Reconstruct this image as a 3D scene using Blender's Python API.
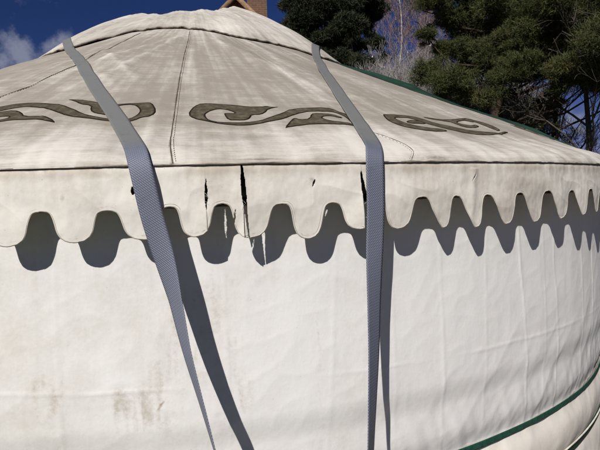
import bpy, math, random
import numpy as np
from mathutils import Vector, Matrix
from mathutils.geometry import delaunay_2d_cdt
for o in list(bpy.data.objects): bpy.data.objects.remove(o)
scene = bpy.context.scene
COL = scene.collection
R_ = math.radians

# ------------------------------------------------------------------ camera
CAM_F, CAM_YAW, CAM_PITCH, CAM_ROLL = 519.83, 0.1874, -0.06065, -0.03113
CAM_POS = np.array([0.0, -4.07686, 1.59989])
cF = np.array([math.sin(CAM_YAW)*math.cos(CAM_PITCH), math.cos(CAM_YAW)*math.cos(CAM_PITCH), math.sin(CAM_PITCH)])
_r = np.array([math.cos(CAM_YAW), -math.sin(CAM_YAW), 0.0]); _u = np.cross(_r, cF)
cR = _r*math.cos(CAM_ROLL)+_u*math.sin(CAM_ROLL); cU = -_r*math.sin(CAM_ROLL)+_u*math.cos(CAM_ROLL)
cam_data = bpy.data.cameras.new('camera'); cam = bpy.data.objects.new('camera', cam_data); COL.objects.link(cam)
cam_data.sensor_width = 36.0; cam_data.lens = CAM_F/600*36.0
cam_data.clip_start = 0.05; cam_data.clip_end = 3000
M = Matrix.Identity(4)
for i in range(3):
    M[i][0] = cR[i]; M[i][1] = cU[i]; M[i][2] = -cF[i]; M[i][3] = CAM_POS[i]
cam.matrix_world = M
scene.camera = cam
def away(px, dist, z=0.0):
    """ground point in the compass direction of photo column px, dist metres from the viewer"""
    a = CAM_YAW + math.atan((px-300)/CAM_F)
    return np.array([CAM_POS[0]+math.sin(a)*dist, CAM_POS[1]+math.cos(a)*dist, z])
def spot(px, py, dist):
    d = cF*CAM_F + cR*(px-300) - cU*(py-225); d = d/np.hypot(d[0], d[1])
    return CAM_POS + d*dist

# ------------------------------------------------------------------ light
SUN_AZ, SUN_EL = R_(-147), R_(42)
world = bpy.data.worlds.new('World'); scene.world = world; world.use_nodes = True
wn, wl = world.node_tree.nodes, world.node_tree.links
wn.clear()
sky = wn.new('ShaderNodeTexSky'); sky.sky_type = 'NISHITA'; sky.sun_disc = False
sky.sun_elevation = SUN_EL; sky.sun_rotation = SUN_AZ % (2*math.pi)
sky.altitude = 700; sky.air_density = 0.75; sky.dust_density = 0.1; sky.ozone_density = 3.5
bg = wn.new('ShaderNodeBackground'); bg.inputs['Strength'].default_value = 0.05
wo = wn.new('ShaderNodeOutputWorld')
tc = wn.new('ShaderNodeTexCoord')
hs = wn.new('ShaderNodeHueSaturation'); hs.inputs['Saturation'].default_value = 1.25; hs.inputs['Value'].default_value = 0.58
wl.new(sky.outputs[0], hs.inputs['Color'])
# broken clouds, anchored to compass directions in the sky
nz = wn.new('ShaderNodeTexNoise'); nz.inputs['Scale'].default_value = 16; nz.inputs['Detail'].default_value = 9; nz.inputs['Roughness'].default_value = 0.62
wl.new(tc.outputs['Generated'], nz.inputs['Vector'])
def wmath(op, a, b=None, c=None):
    m = wn.new('ShaderNodeMath'); m.operation = op
    for i, v in enumerate((a, b, c)):
        if v is None: continue
        if isinstance(v, (int, float)): m.inputs[i].default_value = v
        else: wl.new(v, m.inputs[i])
    return m.outputs[0]
def blob(px, py, rad, amp):
    d = spot(px, py, 1.0)-CAM_POS; d = d/np.linalg.norm(d)
    vs = wn.new('ShaderNodeVectorMath'); vs.operation = 'DISTANCE'; wl.new(tc.outputs['Generated'], vs.inputs[0]); vs.inputs[1].default_value = tuple(d)
    q = wmath('DIVIDE', vs.outputs['Value'], rad); q = wmath('MULTIPLY', q, q); q = wmath('MULTIPLY', q, -1.0)
    return wmath('MULTIPLY', wmath('EXPONENT', q), amp)
acc = None
for b_ in [(60,46,.038,.55),(76,60,.03,.45),(17,48,.034,.5),(4,60,.03,.4),(36,74,.05,.5),(440,62,.07,.36),(520,98,.06,.36),(395,80,.07,.3),(475,110,.07,.3),(575,110,.05,.2),(650,80,.15,.25),(-80,60,.15,.2)]:
    v = blob(*b_); acc = v if acc is None else wmath('MAXIMUM', acc, v)
sm = wmath('ADD', acc, wmath('MULTIPLY', wmath('SUBTRACT', nz.outputs['Fac'], 0.5), 1.5))
mr = wn.new('ShaderNodeMapRange'); mr.interpolation_type = 'SMOOTHSTEP'; mr.inputs['From Min'].default_value = 0.20; mr.inputs['From Max'].default_value = 0.60
wl.new(sm, mr.inputs['Value'])
mx = wn.new('ShaderNodeMix'); mx.data_type = 'RGBA'
mr.inputs['To Max'].default_value = 0.72; wl.new(mr.outputs['Result'], mx.inputs['Factor']); tn = wn.new('ShaderNodeMix'); tn.data_type = 'RGBA'; tn.blend_type = 'MULTIPLY'; tn.inputs['Factor'].default_value = 1; wl.new(hs.outputs['Color'], tn.inputs[6]); tn.inputs[7].default_value = (1.25, .80, 1.12, 1); wl.new(tn.outputs[2], mx.inputs[6])
mx.inputs[7].default_value = (5.4, 5.8, 7.4, 1)
wl.new(mx.outputs[2], bg.inputs['Color']); wl.new(bg.outputs[0], wo.inputs['Surface'])
sun_d = bpy.data.lights.new('sun', 'SUN'); sun_d.energy = 5.0; sun_d.angle = R_(0.53); sun_d.color = (1.0, 0.955, 0.89)
sun = bpy.data.objects.new('sun', sun_d); COL.objects.link(sun)
sdir = Vector((math.sin(SUN_AZ)*math.cos(SUN_EL), math.cos(SUN_AZ)*math.cos(SUN_EL), math.sin(SUN_EL)))
sun.rotation_euler = sdir.to_track_quat('Z', 'Y').to_euler(); sun.location = (-6, -9, 12)
scene.view_settings.view_transform = 'Standard'; scene.view_settings.look = 'None'
scene.view_settings.exposure = 0.02; scene.view_settings.gamma = 1.0; scene.view_settings.use_curve_mapping = False
scene.render.engine = 'CYCLES'
scene.render.resolution_x = 1024; scene.render.resolution_y = 768

# ------------------------------------------------------------------ helpers
rng = np.random.default_rng(7); random.seed(7)
_perm = np.random.default_rng(11).permutation(512)
_grad = np.random.default_rng(12).normal(size=(512, 2)); _grad /= np.linalg.norm(_grad, axis=1)[:, None]
def perlin(x, y):
    x, y = np.broadcast_arrays(np.asarray(x, float), np.asarray(y, float))
    xi = np.floor(x).astype(int); yi = np.floor(y).astype(int); xf = x-xi; yf = y-yi
    u = xf*xf*xf*(xf*(xf*6-15)+10); v = yf*yf*yf*(yf*(yf*6-15)+10)
    def g(ix, iy, dx, dy):
        h = _perm[(_perm[ix & 511]+iy) & 511]; return _grad[h, 0]*dx+_grad[h, 1]*dy
    a = g(xi, yi, xf, yf); b = g(xi+1, yi, xf-1, yf); c = g(xi, yi+1, xf, yf-1); d = g(xi+1, yi+1, xf-1, yf-1)
    return (a+(b-a)*u)*(1-v)+(c+(d-c)*u)*v
def fbm(x, y, n=4):
    s = 0; a = 1
    for i in range(n):
        s = s+a*perlin(x*2**i+i*17.3, y*2**i+i*9.1); a *= .5
    return s
def sstep(x, a, b):
    t = np.clip((np.asarray(x, float)-a)/(b-a), 0, 1); return t*t*(3-2*t)
def gauss(x, w): return np.exp(-(np.asarray(x, float)/w)**2)

def tag(o, label=None, cat=None, group=None, kind=None):
    if label: o['label'] = label
    if cat: o['category'] = cat
    if group: o['group'] = group
    if kind: o['kind'] = kind
    return o
def empty(name, loc=(0, 0, 0)):
    o = bpy.data.objects.new(name, None); o.location = loc; COL.objects.link(o); o.empty_display_size = .3
    return o
def mesh(name, V, Fc, mat, parent=None, uv=None, attrs=None, smooth=True):
    """V (n,3) in world coordinates; Fc (m,k) int array or list; uv per vertex; attrs name->per-vertex floats"""
    V = np.asarray(V, float)
    if parent is not None: V = V - np.array(parent_origin(parent))
    me = bpy.data.meshes.new(name)
    if isinstance(Fc, np.ndarray):
        n, k = Fc.shape
        me.vertices.add(len(V)); me.vertices.foreach_set('co', V.astype(np.float32).ravel())
        me.loops.add(n*k); me.loops.foreach_set('vertex_index', Fc.astype(np.int32).ravel())
        me.polygons.add(n); me.polygons.foreach_set('loop_start', np.arange(0, n*k, k, dtype=np.int32))
        me.polygons.foreach_set('loop_total', np.full(n, k, dtype=np.int32)); me.update(calc_edges=True)
    else:
        me.from_pydata([tuple(v) for v in V], [], Fc)
    if uv is not None:
        l = me.uv_layers.new(name='UVMap'); idx = np.empty(len(me.loops), dtype=np.int32); me.loops.foreach_get('vertex_index', idx)
        l.data.foreach_set('uv', np.asarray(uv, np.float32)[idx].ravel())
    for k_, a in (attrs or {}).items():
        at = me.attributes.new(k_, 'FLOAT', 'POINT'); at.data.foreach_set('value', np.asarray(a, np.float32).ravel())
    if smooth: me.polygons.foreach_set('use_smooth', np.ones(len(me.polygons), dtype=bool))
    me.validate(); me.update()
    if mat: me.materials.append(mat)
    o = bpy.data.objects.new(name, me); COL.objects.link(o)
    if parent is not None: o.parent = parent
    return o
def parent_origin(p):
    v = np.zeros(3)
    while p is not None:
        v = v+np.array(p.location); p = p.parent
    return v
def gridfaces(nu, nv, keep=None, base=0):
    i, j = np.meshgrid(np.arange(nu-1), np.arange(nv-1), indexing='ij'); a = i*nv+j
    f = np.stack([a, a+nv, a+nv+1, a+1], -1)
    f = f[keep] if keep is not None else f.reshape(-1, 4)
    return f+base
def cyl(th, r, z): return np.stack([r*np.sin(th), -r*np.cos(th), z+0*th], -1)
def tube(P, rad, n=6, closed=False):
    P = np.asarray(P, float); rad = np.broadcast_to(rad, (len(P),)).astype(float)
    T = np.gradient(P, axis=0); T /= np.linalg.norm(T, axis=1)[:, None]+1e-12
    up = np.array([0, 0, 1.0]); A = np.cross(T, up); bad = np.linalg.norm(A, axis=1) < .1
    A[bad] = np.cross(T[bad], [1.0, 0, 0]); A /= np.linalg.norm(A, axis=1)[:, None]; B = np.cross(T, A)
    a = np.arange(n)/n*2*math.pi
    V = P[:, None]+rad[:, None, None]*(A[:, None]*np.cos(a)[None, :, None]+B[:, None]*np.sin(a)[None, :, None])
    i, j = np.meshgrid(np.arange(len(P)-1), np.arange(n), indexing='ij'); jn = (j+1) % n
    F = np.stack([i*n+j, i*n+jn, (i+1)*n+jn, (i+1)*n+j], -1).reshape(-1, 4)
    return V.reshape(-1, 3), F
def join(parts):
    Vs, Fs, b = [], [], 0
    for V, F in parts:
        Vs.append(V); Fs.append(F+b); b += len(V)
    return np.concatenate(Vs), np.concatenate(Fs)
def boxvf(c, s, rot=0.0):
    c = np.array(c, float); s = np.array(s, float)/2
    v = np.array([[x, y, z] for x in (-1, 1) for y in (-1, 1) for z in (-1, 1)], float)*s
    co, si = math.cos(rot), math.sin(rot); v = np.stack([v[:, 0]*co-v[:, 1]*si, v[:, 0]*si+v[:, 1]*co, v[:, 2]], -1)+c
    f = np.array([[0, 1, 3, 2], [4, 6, 7, 5], [0, 4, 5, 1], [2, 3, 7, 6], [0, 2, 6, 4], [1, 5, 7, 3]])
    return v, f

# ------------------------------------------------------------------ materials
class NB:
    def __init__(s, name, rough=.9, spec=.2):
        s.m = bpy.data.materials.new(name); s.m.use_nodes = True; s.n = s.m.node_tree.nodes; s.l = s.m.node_tree.links
        s.b = s.n['Principled BSDF']; s.b.inputs['Roughness'].default_value = rough; s.b.inputs['Specular IOR Level'].default_value = spec
    def add(s, t, **kw):
        x = s.n.new(t)
        for k, v in kw.items():
            if hasattr(x, k): setattr(x, k, v)
        return x
    def uv(s, scale=(1, 1, 1), rot=0.0, obj=False):
        t = s.n.new('ShaderNodeTexCoord'); mp = s.n.new('ShaderNodeMapping'); mp.inputs['Scale'].default_value = scale
        mp.inputs['Rotation'].default_value = (0, 0, rot)
        s.l.new(t.outputs['Object' if obj else 'UV'], mp.inputs['Vector']); return mp.outputs[0]
    def noise(s, vec, scale, detail=4, rough=.55):
        x = s.n.new('ShaderNodeTexNoise'); x.inputs['Scale'].default_value = scale; x.inputs['Detail'].default_value = detail
        x.inputs['Roughness'].default_value = rough; s.l.new(vec, x.inputs['Vector']); return x.outputs['Fac']
    def ramp(s, v, a, b, c0=0.0, c1=1.0):
        x = s.n.new('ShaderNodeMapRange'); x.interpolation_type = 'SMOOTHSTEP'
        x.inputs['From Min'].default_value = a; x.inputs['From Max'].default_value = b; x.inputs['To Min'].default_value = c0; x.inputs['To Max'].default_value = c1
        s.l.new(v, x.inputs['Value']); return x.outputs['Result']
    def math(s, op, a, b=None):
        x = s.n.new('ShaderNodeMath'); x.operation = op
        for i, v in enumerate((a, b)):
            if v is None: continue
            if isinstance(v, (int, float)): x.inputs[i].default_value = v
            else: s.l.new(v, x.inputs[i])
        return x.outputs[0]
    def attr(s, name):
        x = s.n.new('ShaderNodeAttribute'); x.attribute_name = name; return x.outputs['Fac']
    def mix(s, f, a, b, mode='MIX'):
        x = s.n.new('ShaderNodeMix'); x.data_type = 'RGBA'; x.blend_type = mode
        for sock, v in ((x.inputs['Factor'], f), (x.inputs[6], a), (x.inputs[7], b)):
            if isinstance(v, (int, float)): sock.default_value = v
            elif isinstance(v, tuple): sock.default_value = (*v, 1) if len(v) == 3 else v
            else: s.l.new(v, sock)
        return x.outputs[2]
    def color(s, c): s.l.new(c, s.b.inputs['Base Color']) if not isinstance(c, tuple) else setattr(s.b.inputs['Base Color'], 'default_value', (*c, 1))
    def bump(s, h, strength=.3, dist=.002, prev=None):
        x = s.n.new('ShaderNodeBump'); x.inputs['Strength'].default_value = strength; x.inputs['Distance'].default_value = dist
        s.l.new(h, x.inputs['Height'])
        if prev is not None: s.l.new(prev, x.inputs['Normal'])
        s.l.new(x.outputs[0], s.b.inputs['Normal']); return x.outputs[0]

def canvas_mat(name, clean, dirty, stain, weave=1.0, roof=False):
    k = NB(name, .95, .12); uv = k.uv()
    big = k.noise(uv, 3.0, 5, .6); mid = k.noise(uv, 14, 6, .65); fine = k.noise(uv, 90, 4, .6)
    streak = k.noise(k.uv((7, 130, 1)) if roof else k.uv((50, 5, 1)), 1.0, 5, .75)
    if roof: streak = k.math('ADD', k.math('MULTIPLY', streak, .6), k.math('MULTIPLY', k.noise(k.uv((2.5, 34, 1)), 1.0, 4, .6), .4))
    streak2 = k.noise(k.uv((60, 3, 1)), 1.0, 4, .6)
    d = k.attr('dirt')
    f = k.math('ADD', d, k.math('MULTIPLY', k.math('SUBTRACT', big, .5), .9))
    f = k.math('ADD', f, k.math('MULTIPLY', k.math('SUBTRACT', mid, .5), .8))
    f = k.math('ADD', f, k.math('MULTIPLY', k.math('SUBTRACT', streak, .5), 1.5 if roof else .30))
    f = k.math('ADD', f, k.math('MULTIPLY', k.math('SUBTRACT', streak2, .5), .35 if roof else .2))
    f = k.math('ADD', f, k.math('MULTIPLY', k.math('SUBTRACT', fine, .5), .35))
    c = k.mix(k.ramp(f, -.15 if roof else 0.0, 1.15 if roof else 1.0), clean, dirty)
    st = k.math('ADD', k.attr('stain'), k.math('MULTIPLY', k.math('SUBTRACT', mid, .5), .5))
    st = k.math('ADD', st, k.math('MULTIPLY', k.math('SUBTRACT', fine, .5), .6))
    c = k.mix(k.ramp(st, .25, 1.1), c, stain)
    # mildew specks
    sp = k.noise(uv, 160, 2, .5); c = k.mix(k.math('MULTIPLY', k.ramp(sp, .70, .78), .45), c, stain)
    k.color(c)
    w1 = k.n.new('ShaderNodeTexWave'); w1.inputs['Scale'].default_value = 190; w1.bands_direction = 'X'; w1.inputs['Distortion'].default_value = .6; k.l.new(uv, w1.inputs['Vector'])
    w2 = k.n.new('ShaderNodeTexWave'); w2.inputs['Scale'].default_value = 190; w2.bands_direction = 'Y'; w2.inputs['Distortion'].default_value = .6; k.l.new(uv, w2.inputs['Vector'])
    wv = k.math('ADD', w1.outputs['Fac'], w2.outputs['Fac'])
    n1 = k.bump(wv, .10*weave, .0006)
    n2 = k.bump(k.noise(uv, 45, 5, .65), .35, .0016, n1)
    k.bump(k.noise(k.uv((22, 12, 1), .5), 1.0, 5, .6), .28, .004, n2)
    return k.m
M_wall = canvas_mat('wall_canvas', (.72, .715, .705), (.58, .555, .515), (.37, .31, .235))
M_skirt = canvas_mat('skirt_canvas', (.70, .665, .61), (.56, .51, .44), (.33, .28, .2))
M_roof = canvas_mat('roof_canvas', (.60, .575, .53), (.275, .248, .214), (.10, .082, .062), 1.0, True)
M_val = canvas_mat('valance_canvas', (.68, .655, .61), (.43, .385, .33), (.16, .13, .10))
M_hem = canvas_mat('hem_canvas', (.52, .49, .43), (.36, .33, .27), (.14, .12, .09))
def simple(name, c, rough=.8, spec=.3, var=.25, scale=30, bump=.2, dist=.002, obj=True):
    k = NB(name, rough, spec); v = k.uv(obj=obj); n = k.noise(v, scale, 5, .6)
    c2 = tuple(x*(1-var) for x in c); c3 = tuple(min(1, x*(1+var)) for x in c)
    k.color(k.mix(k.ramp(n, .3, .7), c2, c3)); k.bump(n, bump, dist); return k.m
def motif_mat():
    k = NB('motif_cloth', .95, .1); uv = k.uv(); n = k.noise(k.uv((30, 90, 1)), 1, 5, .65); m = k.noise(uv, 40, 5, .6)
    c = k.mix(k.ramp(n, .3, .7), (.050, .042, .028), (.085, .072, .049)); c = k.mix(k.ramp(m, .42, .75), c, (.13, .115, .085))
    c = k.mix(k.ramp(k.math('ADD', k.attr('edge'), k.math('MULTIPLY', k.math('SUBTRACT', n, .5), .9)), .25, .75), c, (.016, .012, .009)); k.color(c); k.bump(m, .3, .001); return k.m
M_motif = motif_mat()
M_thread = simple('seam_thread', (.10, .08, .06), var=.5, scale=60)
M_hemline = simple('eave_seam_grime', (.15, .125, .10), var=.6, scale=25)
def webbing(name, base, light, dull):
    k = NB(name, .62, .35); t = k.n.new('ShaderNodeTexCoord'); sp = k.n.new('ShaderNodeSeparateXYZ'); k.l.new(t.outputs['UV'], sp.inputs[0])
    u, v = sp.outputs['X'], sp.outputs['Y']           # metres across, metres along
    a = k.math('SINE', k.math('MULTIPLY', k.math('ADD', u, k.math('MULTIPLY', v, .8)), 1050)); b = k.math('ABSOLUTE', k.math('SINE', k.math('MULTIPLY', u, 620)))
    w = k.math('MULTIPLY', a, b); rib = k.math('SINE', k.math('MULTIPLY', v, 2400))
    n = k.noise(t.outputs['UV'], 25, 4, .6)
    roof_dull = k.attr('roof_dull')                              # 1 on the roof stretch, where the colour turns duller and greyer
    pat = k.math('MULTIPLY', k.ramp(w, -.1, .5), k.ramp(roof_dull, .2, .8, 1.0, .5))
    c = k.mix(pat, base, light); c = k.mix(k.ramp(roof_dull, .2, .8), c, dull); c = k.mix(k.ramp(n, .55, .85, 0, .4), c, tuple(x*.5 for x in base)); k.color(c)
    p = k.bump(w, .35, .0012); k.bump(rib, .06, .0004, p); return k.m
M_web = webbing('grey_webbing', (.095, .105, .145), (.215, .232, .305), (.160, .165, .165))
M_green = simple('green_webbing', (.010, .062, .042), .6, .35, .3, 60, .3)
M_green2 = simple('dark_green_webbing', (.006, .030, .022), .6, .35, .3, 60, .3)
M_tarp = simple('green_tarpaulin', (.012, .042, .026), .7, .3, .35, 8, .3)
M_flap_hi = simple('flap_edge_white', (.6, .58, .52), var=.2)
MOTIFS = [[[(-0.3143,2.3247),(-0.2997,2.2947),(-0.2845,2.274),(-0.2682,2.2495),(-0.2437,2.2441),(-0.2151,2.2609),(-0.1852,2.3023),(-0.1626,2.3548),(-0.1432,2.398),(-0.129,2.4209),(-0.1101,2.4375),(-0.0927,2.4444),(-0.081,2.4414),(-0.0742,2.4191),(-0.072,2.386),(-0.0777,2.3507),(-0.0856,2.3169),(-0.1054,2.3093),(-0.1145,2.3258),(-0.1128,2.3664),(-0.1111,2.4051),(-0.129,2.391),(-0.1392,2.3622),(-0.1435,2.316),(-0.1611,2.3043),(-0.1803,2.2497),(-0.1932,2.2242),(-0.175,2.2375),(-0.1369,2.2779),(-0.1096,2.295),(-0.0869,2.3009),(-0.0693,2.2961),(-0.0618,2.3053),(-0.0515,2.378),(-0.0552,2.4303),(-0.0668,2.4384),(-0.0737,2.4601),(-0.0848,2.4676),(-0.1079,2.4584),(-0.115,2.4573),(-0.1373,2.4403),(-0.1595,2.4217),(-0.178,2.3863),(-0.2023,2.329),(-0.23,2.293),(-0.2497,2.2904),(-0.2718,2.3173),(-0.2841,2.3449),(-0.2933,2.3799)],[(-0.2905,2.3525),(-0.2713,2.3294),(-0.2482,2.3246),(-0.2335,2.3456),(-0.2175,2.3975),(-0.1952,2.4104),(-0.1905,2.4087),(-0.1748,2.4419),(-0.1636,2.4788),(-0.1723,2.4676),(-0.1889,2.4423),(-0.2083,2.4377),(-0.2302,2.4242),(-0.2426,2.4358),(-0.2637,2.4429),(-0.2649,2.4295),(-0.2475,2.4167),(-0.24,2.4053),(-0.24,2.384),(-0.2493,2.3795),(-0.2554,2.3871),(-0.2779,2.3941)]],[[(-0.0112,2.4045),(-0.0075,2.3548),(0.0015,2.3019),(0.0168,2.2873),(0.0337,2.3009),(0.055,2.3083),(0.0712,2.3201),(0.0938,2.3143),(0.1025,2.3032),(0.1073,2.3192),(0.1213,2.316),(0.101,2.3352),(0.0945,2.3678),(0.0857,2.3992),(0.0718,2.4032),(0.0687,2.4278),(0.0629,2.449),(0.049,2.4522),(0.0382,2.4496),(0.035,2.4047),(0.0368,2.3929),(0.0525,2.3913),(0.0447,2.3673),(0.0341,2.3512),(0.0259,2.3546),(0.0176,2.3752),(0.0105,2.402),(0.0111,2.4289),(0.0145,2.4551),(0.0276,2.468),(0.048,2.4707),(0.0606,2.4677),(0.0782,2.4587),(0.0944,2.4262),(0.1129,2.3843),(0.1366,2.3356),(0.1565,2.321),(0.1974,2.3099),(0.2102,2.3293),(0.2214,2.3542),(0.2177,2.4134),(0.2104,2.4649),(0.2087,2.4435),(0.2131,2.383),(0.2074,2.3661),(0.1942,2.3517),(0.172,2.3563),(0.1479,2.3743),(0.1268,2.4061),(0.1053,2.4494),(0.0903,2.4674),(0.0757,2.4882),(0.0586,2.4975),(0.0422,2.4949),(0.0271,2.4824),(0.0116,2.4641),(-0.0049,2.4444)],[(0.1019,2.5253),(0.1222,2.4402),(0.1285,2.4278),(0.1332,2.4438),(0.1482,2.4372),(0.1564,2.3937),(0.1701,2.3779),(0.1913,2.3791),(0.2042,2.4027),(0.1976,2.4173),(0.1858,2.4062),(0.1742,2.4133),(0.1664,2.4297),(0.1675,2.4502),(0.1817,2.4646),(0.2066,2.4528),(0.2098,2.4708),(0.2051,2.4812),(0.1856,2.4907),(0.1639,2.4934),(0.143,2.4855),(0.1261,2.4943),(0.1108,2.5134)]],[[(0.2836,2.3593),(0.2939,2.3422),(0.3185,2.3427),(0.347,2.35),(0.3672,2.3797),(0.3883,2.4195),(0.4111,2.4552),(0.4419,2.4773),(0.4756,2.4878),(0.5267,2.47),(0.5114,2.492),(0.4351,2.5212),(0.3998,2.5107),(0.3743,2.4846),(0.3522,2.4521),(0.3396,2.408),(0.3309,2.3779),(0.3101,2.3734),(0.2999,2.382),(0.2945,2.4051),(0.2986,2.4408),(0.312,2.4681),(0.3348,2.4825),(0.3566,2.4894),(0.3549,2.5075),(0.3331,2.5226),(0.3092,2.5133),(0.2852,2.4942),(0.2749,2.4593),(0.2753,2.4156)],[(0.3727,2.3349),(0.3944,2.3324),(0.4308,2.3472),(0.4848,2.3272),(0.5095,2.3374),(0.5259,2.3723),(0.5235,2.4202),(0.5075,2.4686),(0.4949,2.4648),(0.4963,2.408),(0.4944,2.3768),(0.4842,2.3634),(0.4664,2.359),(0.4399,2.3726),(0.4403,2.3954),(0.4556,2.4094),(0.4812,2.3967),(0.4761,2.4214),(0.4494,2.4368),(0.4271,2.4309),(0.4239,2.3902),(0.4253,2.3697),(0.3972,2.3517)],[(0.3092,2.417),(0.3284,2.3979),(0.3459,2.4114),(0.3419,2.434),(0.3161,2.4439),(0.3037,2.4395)]]]
# ================================================================== THE YURT
RV, RW = 2.75, 2.683          # hem of the roof, wall
ZA, KS = 2.98693, 0.47096     # roof cone
Z_SEAM, Z_BELT, Z_BELT2 = 1.679, 0.746, 0.540
yurt = empty('yurt')
tag(yurt, 'round canvas yurt with dirty cream roof, brown scroll motifs and torn scalloped edge', 'yurt')
S1 = [(-.056,2.7136),(-.0679,2.61),(-.0809,2.5313),(-.0957,2.444),(-.1256,2.2927),(-.23,1.8772),(-.594,1.194)]
S2 = [(.1833,2.6968),(.1954,2.6185),(.2084,2.531),(.2347,2.3229),(.2993,1.9672),(.3818,1.6637),(.7635,1.09)]
S1xy = np.array([(r*math.sin(a), -r*math.cos(a)) for a, r in S1]); S2xy = np.array([(r*math.sin(a), -r*math.cos(a)) for a, r in S2])
SEAMS = [(-.0275, [(2.77,-.023),(2.6,-.028),(2.3,-.029),(2.0,-.031),(1.6,-.031),(.8,-.023)]),
         (-.325, [(2.77,-.315),(2.146,-.325),(2.01,-.313),(1.712,-.309),(1.395,-.335),(.858,-.372)]),
         (.225, [(2.76,.217),(2.70,.228),(2.64,.23),(2.57,.227),(2.52,.218),(2.0,.212),(1.4,.22),(.8,.23)])]
for q in (.49, .75, 1.0, 1.26, 1.52, 1.8, -.58, -.83, -1.1, -1.36, -1.62):
    SEAMS.append((q, [(2.77, q), (.8, q)]))
def seam_th(pts, rho):
    p = sorted(pts); return np.interp(rho, [a for a, _ in p], [b for _, b in p])
def segdist(x, y, P):
    d = np.full(np.shape(x), 9.0)
    for a, b in zip(P[:-1], P[1:]):
        ab = b-a; t = np.clip(((x-a[0])*ab[0]+(y-a[1])*ab[1])/(ab@ab), 0, 1)
        d = np.minimum(d, np.hypot(x-a[0]-t*ab[0], y-a[1]-t*ab[1]))
    return d
FAN = [(-.05,-1.0,-.62,-1.0,.95,.03,.009),(-.05,-1.0,-.34,-1.0,1.05,.025,.008),(-.10,-.95,-.9,-1,.8,.03,.006),(.05,-.95,.42,-1,1.2,.035,.007),(.3,-1.0,.25,-1,1.2,.035,.006),(.5,-1.1,.62,-1.1,1.1,.045,.006),(-.45,-1.3,.35,-1,.7,.02,.007),(-.55,-1.5,.5,-1,.6,.02,.006)]
def roof_disp(th, rho):
    x = rho*np.sin(th); y = -rho*np.cos(th)
    d = .010*perlin(x*1.6+3, y*1.6+7)*sstep(rho, .7, 1.3)
    f = sstep(rho, .8, 1.2)*(1-.5*sstep(rho, 2.3, 2.7))
    d = d+.007*perlin(th*9+2, rho*.9)*f*rho/2
    d = d+.0045*perlin((x+.8*y)*6, (x-.8*y)*1.3+5)*f+.0035*perlin((x-.9*y)*7+9, (x+.9*y)*1.4)*f
    d = d+.0022*perlin(x*14, y*14)*f+.0009*perlin(x*37, y*30)
    # tension creases fanning from the top of the first seam
    for cx, cy, ax, ay, L, w, a in FAN:
        n = math.hypot(ax, ay); ax /= n; ay /= n
        t = (x-cx)*ax+(y-cy)*ay; s = (x-cx)*ay-(y-cy)*ax+.01*perlin(t*5, a*900)
        d = d+a*gauss(s, w*(1+np.clip(t, 0, 2)*.8))*sstep(t, -.1, .2)*(1-sstep(t, L*.7, L*1.25))
    for cx, cy, ax, ay, L, w, a in [][:0] and [(-.05,-1.0,-.55,-1.0,.9,.035,.008),(-.05,-1.0,-.3,-1.0,1.0,.03,.007),(-.03,-.95,-.12,-1,.8,.02,.006),(.05,-.95,.35,-1,1.1,.04,.006),(.3,-1.0,.4,-1,1.2,.04,.005),(.5,-1.1,.5,-1.1,1.0,.05,.005)]:
        n = math.hypot(ax, ay); ax /= n; ay /= n
        t = (x-cx)*ax+(y-cy)*ay; s = (x-cx)*ay-(y-cy)*ax
        d = d+a*gauss(s, w*(1+np.clip(t, 0, 2)*.8))*sstep(t, -.1, .2)*(1-sstep(t, L*.7, L*1.25))
    for _, pts in SEAMS:
        s = (th-seam_th(pts, rho))*rho
        d = d+.0022*sstep(s, -.0015, .0015)*(1-sstep(s, .012, .022))-.0035*gauss(s, .03)
    s = (th-seam_th(SEAMS[0][1], rho))*rho; d = d+.0030*perlin(rho*13+4, np.sign(s)*3.3)*np.exp(-np.abs(s)/.045)*f+.0014*perlin(rho*40, 2.2)*np.exp(-np.abs(s)/.02)
    s = (th-seam_th(SEAMS[1][1], rho))*rho; d = d+.0026*perlin(rho*13+9, np.sign(s)*5.3)*np.exp(-np.abs(s)/.045)*f
    for P in (S1xy, S2xy):
        d = d-.007*gauss(segdist(x, y, P), .045)
    return d
def roof_z(th, rho): return ZA-KS*rho+roof_disp(th, rho)
P0, P1, P2 = np.array([2.58, 1.7719]), np.array([2.738, 1.722]), np.array([RV+.004, Z_SEAM])
def roof_pt(th, q):
    """q = radius for the open roof; 2.58..2.78 runs round the eave down to the seam"""
    th, q = np.broadcast_arrays(np.asarray(th, float), np.asarray(q, float))
    t = np.clip((q-2.58)/.2, 0, 1)
    bz = (1-t)**2*P0[1]+2*t*(1-t)*P1[1]+t*t*P2[1]; br = (1-t)**2*P0[0]+2*t*(1-t)*P1[0]+t*t*P2[0]
    d = roof_disp(th, np.minimum(q, 2.77))
    fl = 1-sstep(t, .3, 1.0)
    puff = .006*perlin(th*8+4, t*1.5)+.005*perlin(th*26, t*2)+.0035*perlin(th*75, t*1.2)*sstep(t, .2, .8)
    e = t*(1-t)*4
    dark = 0
    r = np.where(q < 2.58, q, br+puff*e+d*.4*t); z = np.where(q < 2.58, ZA-KS*q+d, bz+d*fl+puff*e*.6)
    return cyl(th, r, z)

def angles(fine, a=-.42, b=.98, coarse=.03):
    return np.concatenate([np.arange(-math.pi, a, coarse), np.arange(a, b, fine), np.arange(b, math.pi, coarse), [math.pi]])
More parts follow.
